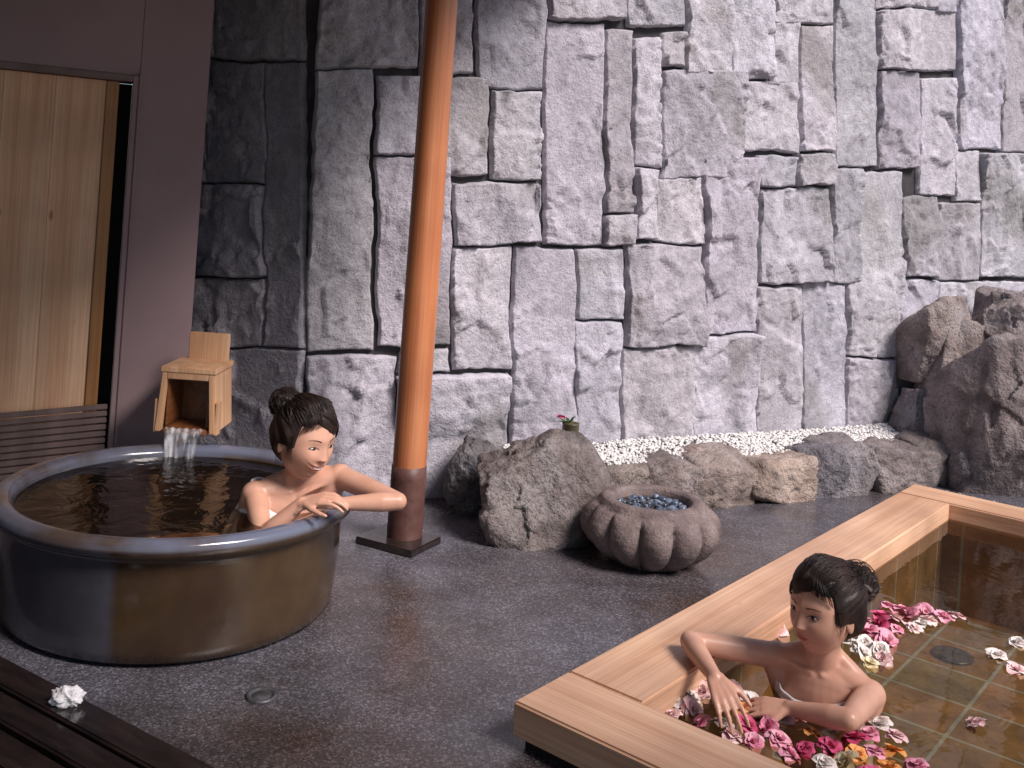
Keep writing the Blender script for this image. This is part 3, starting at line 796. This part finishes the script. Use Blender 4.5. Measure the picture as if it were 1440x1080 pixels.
    for j in range(NV+1):
        ph=math.pi*j/NV
        for i in range(NU):
            th=2*math.pi*i/NU;d=V((math.sin(ph)*math.cos(th),math.sin(ph)*math.sin(th),math.cos(ph)))
            p=hbase(d);g_=hg(p);k=max(0,min(1,(g_+.002)/.008));k=k*k*(3-2*k)
            k2=max(0,min(1,g_/.035));k2=k2*k2*(3-2*k2);k3=max(0,min(1,g_/.07))
            ax=V((d.dot(e1),d.dot(e2)));ax=ax.normalized() if ax.length>1e-5 else V((1,0))
            rid=noise.noise(V((ax.x*6,ax.y*6,seed)))*.004+noise.noise(V((ax.x*22,ax.y*22,seed+d.dot(bd))))*.0015+noise.noise(d*2.2+V((seed,0,0)))*.008
            hv.append(p+d*(-.006+.0095*k+.0085*k2+vol*k3+rid*k2))
    for j in range(NV):
        for i in range(NU):
            a=j*NU+i;b=j*NU+(i+1)%NU;hf.append((a,a+NU,b+NU,b))
    hh=obj('hair',hv,hf,'hair',True,par);hh.matrix_world=MW
    rn=random.Random(seed);bc=V(bun)
    bm=bmesh.new();bmesh.ops.create_icosphere(bm,subdivisions=5,radius=1)
    for v in bm.verts:
        d=v.co.copy();r=1+.26*noise.fractal(d*1.6+V((seed,0,0)),1,2,3)+.04*math.sin(9*math.atan2(d.x,d.z)+4*d.y)
        v.co=bc+V((d.x*bunr*1.1,d.y*bunr,d.z*bunr*.85))*r
    frombm('hair_bun',bm,'hair',par,True,MW)
    st=[]
    for k in range(700):
        a=rn.uniform(-1.45,1.45)
        z0=.68 if abs(a)<.8 else .68-(abs(a)-.8)*.6
        d0=V((math.sin(a)*.86,math.cos(a)*.86*(.55 if abs(a)>1.1 else .9),z0+rn.uniform(-.02,.30))).normalized()
        d1=(bd+V((rn.gauss(0,.14),rn.gauss(0,.14),rn.gauss(0,.14)))).normalized()
        off=rn.uniform(.009,.014);pts=[];ph=rn.uniform(0,6)
        for j in range(11):
            t=j/10;d=d0.slerp(d1,t)
            q=hbase(d);q=q+d*(off*(.6+.4*min(1,t*4))+vol*min(1,t*2.5)+.004*math.sin(t*3+ph)*min(1,t*4)+noise.noise(d*2.2+V((seed,0,0)))*.008*min(1,t*4))
            pts.append((*q,.4+.7*math.sin(math.pi*min(1,t+.12))))
        st.append(pts)
    for k in range(420):
        sd=hairf if rn.random()<.72 else -hairf
        d0=V((-hairf*.25+rn.gauss(0,.05),.50,.85)).normalized()
        e=rn.uniform(.0,1)
        drop=(.62 if sd==hairf else .35)*bang*20*e**.7
        d1=V((sd*(.22+.72*e),.92-.45*e,.66-.10*e-drop*rn.uniform(.75,1.08))).normalized()
        off=rn.uniform(.006,.012);pts=[]
        for j in range(11):
            t=j/10;d=d0.slerp(d1,t);q=hbase(d)+d*(off*(1-.35*t)+.006*math.sin(math.pi*t))
            pts.append((*q,1.0-.8*t))
        st.append(pts)
    for k in range(50):
        sg=1 if k%2 else -1
        x0=sg*(.076+rn.uniform(0,.004));y0=.016+rn.uniform(-.006,.012);L=rn.uniform(.03,.085);pts=[]
        for j in range(9):
            t=j/8;zz=.03-L*t
            pts.append((x0*(1-.10*t*t)+.002*math.sin(t*4+k),y0+.006*math.sin(t*3+k),zz,.9-.8*t))
        st.append(pts)
    for k in range(46):
        x0=rn.uniform(-.05,.05);L=rn.uniform(.02,.06);pts=[];y0=-.078+.5*x0*x0/.05
        for j in range(7):
            t=j/6;pts.append((x0*(1+.2*t)+.004*math.sin(k+t*3),y0+.02*t-.006*math.sin(t*3),-.035-L*t,.9-.8*t))
        st.append(pts)
    for k in range(130):
        t0=rn.uniform(0,6.28);ax=V((rn.gauss(0,1),rn.gauss(0,1),rn.gauss(0,1))).normalized()
        a1=ax.orthogonal().normalized();a2=ax.cross(a1);pts=[];rr=bunr*rn.uniform(.98,1.16)
        for j in range(12):
            t=t0+j*.3;q=bc+(a1*math.cos(t)+a2*math.sin(t))*rr
            pts.append((q.x,q.y,q.z,.8-.06*j))
        st.append(pts)
    curve('hair_strands',st,.0010,'hair',par,MW,0)
w1=empty('bathing_woman')
human(w1,(-.648,3.295,.425),(.29,-.956,0),(.48,.02,1),
 (-.510,3.315,.455),(-.295,3.15,.435),(-.475,3.105,.428),
 (-.770,3.24,.400),(-.70,3.09,.31),(-.590,3.10,.425),
 ((-.95,.02,.0),(0,-.15,1),[.25,.3,.35,.4],1),((.85,-.1,.25),(-.1,-.2,1),[.5,.55,.6,.6],1),(-.615,3.25,.58),
 [((-.84,3.25,.10),(-1.13,3.12,.14),(-1.30,3.42,.09),(-1.28,3.55,.08)),((-.84,3.38,.10),(-1.12,3.40,.13),(-1.05,3.66,.09),(-.95,3.70,.08))])
head(w1,(-.616,3.235,.586),(.80,-.60,-.18),(-.06,.10,1),True,-1,(.022,-.088,.080),.044,.034,3,.0040,1.14,.006)
w2=empty('bathing_woman')
c2=V((.978,2.845,.150));f2=V((-.61,-.79,0))
l2=V((.79,-.61,0));pv=c2-V((-.05,.03,1))*.40
human(w2,c2,f2,(-.05,.03,1),
 (1.085,2.765,.105),(.965,2.585,.120),(.845,2.70,.085),
 (.865,2.925,.128),(.606,2.915,.158),(.640,2.71,.150),
 ((-.75,.3,-.15),(.0,-.3,1),[.3,.35,.4,.4],-1),((.25,-.85,-.42),(-.2,-.3,1),[.35,.4,.45,.5],-1),(.960,2.81,.32),
 [(pv+l2*s_*.08,pv+l2*s_*.10+f2*.34-UP*.02,pv+l2*s_*.12+f2*.04-UP*.07,pv+l2*s_*.12-f2*.08-UP*.07) for s_ in (-1,1)])
head(w2,(.950,2.80,.318),(-.86,-.51,-.06),(.05,.02,1),False,1,(-.012,-.108,.056),.050,.030,8,.0052,1.10,.010)
# ---------------------------------------------------------------- unseen left roof, plus added slab and wall cutting light; right side open
rf=empty('roof')
box('left_roof',(5.0,5.0,.15),Matrix.Translation((-2.0,2.9,3.0)),'roof',rf,0)  # roof out of view, eave widened to shade the wall's left part
box('front_shade_slab',(9.6,2.9,.15),Matrix.Translation((.3,-1.1,3.16)),'roof',rf,0)  # unseen slab added to darken the foreground
box('side_sky_blocker',(.15,7,2.9),Matrix.Translation((-4.6,1.5,1.46)),'plaster',rf,0)  # unseen panel added to cut sky fill from the left
# ---------------------------------------------------------------- light
w=bpy.data.worlds.new('World');scene.world=w;w.use_nodes=True
n=w.node_tree.nodes;l=w.node_tree.links
sky=n.new('ShaderNodeTexSky');sky.sky_type='NISHITA';sky.sun_disc=False
S=V((.54,-.44,.70)).normalized()
sky.sun_elevation=math.asin(S.z);sky.sun_rotation=math.atan2(S.x,S.y)
l.new(sky.outputs[0],n['Background'].inputs[0]);n['Background'].inputs[1].default_value=.092
ld=bpy.data.lights.new('sun','SUN');ld.energy=5.0;ld.angle=math.radians(22);ld.color=(1,.90,.85)
lo=bpy.data.objects.new('sun',ld);scene.collection.objects.link(lo);lo.rotation_euler=S.to_track_quat('Z','Y').to_euler()
# ---------------------------------------------------------------- camera: level, 4 degree roll, lens shifted down
cr,sr,H=.9976,.0698,1.38
cd=bpy.data.cameras.new('camera');cd.lens=35;cd.sensor_width=36;cd.shift_y=-.170;cd.clip_end=300
co=bpy.data.objects.new('camera',cd);scene.collection.objects.link(co)
co.matrix_world=Matrix(((cr,-sr,0,0),(0,0,-1,0),(sr,cr,0,H),(0,0,0,1)))
scene.camera=co
scene.view_settings.view_transform='Standard';scene.view_settings.look='None'
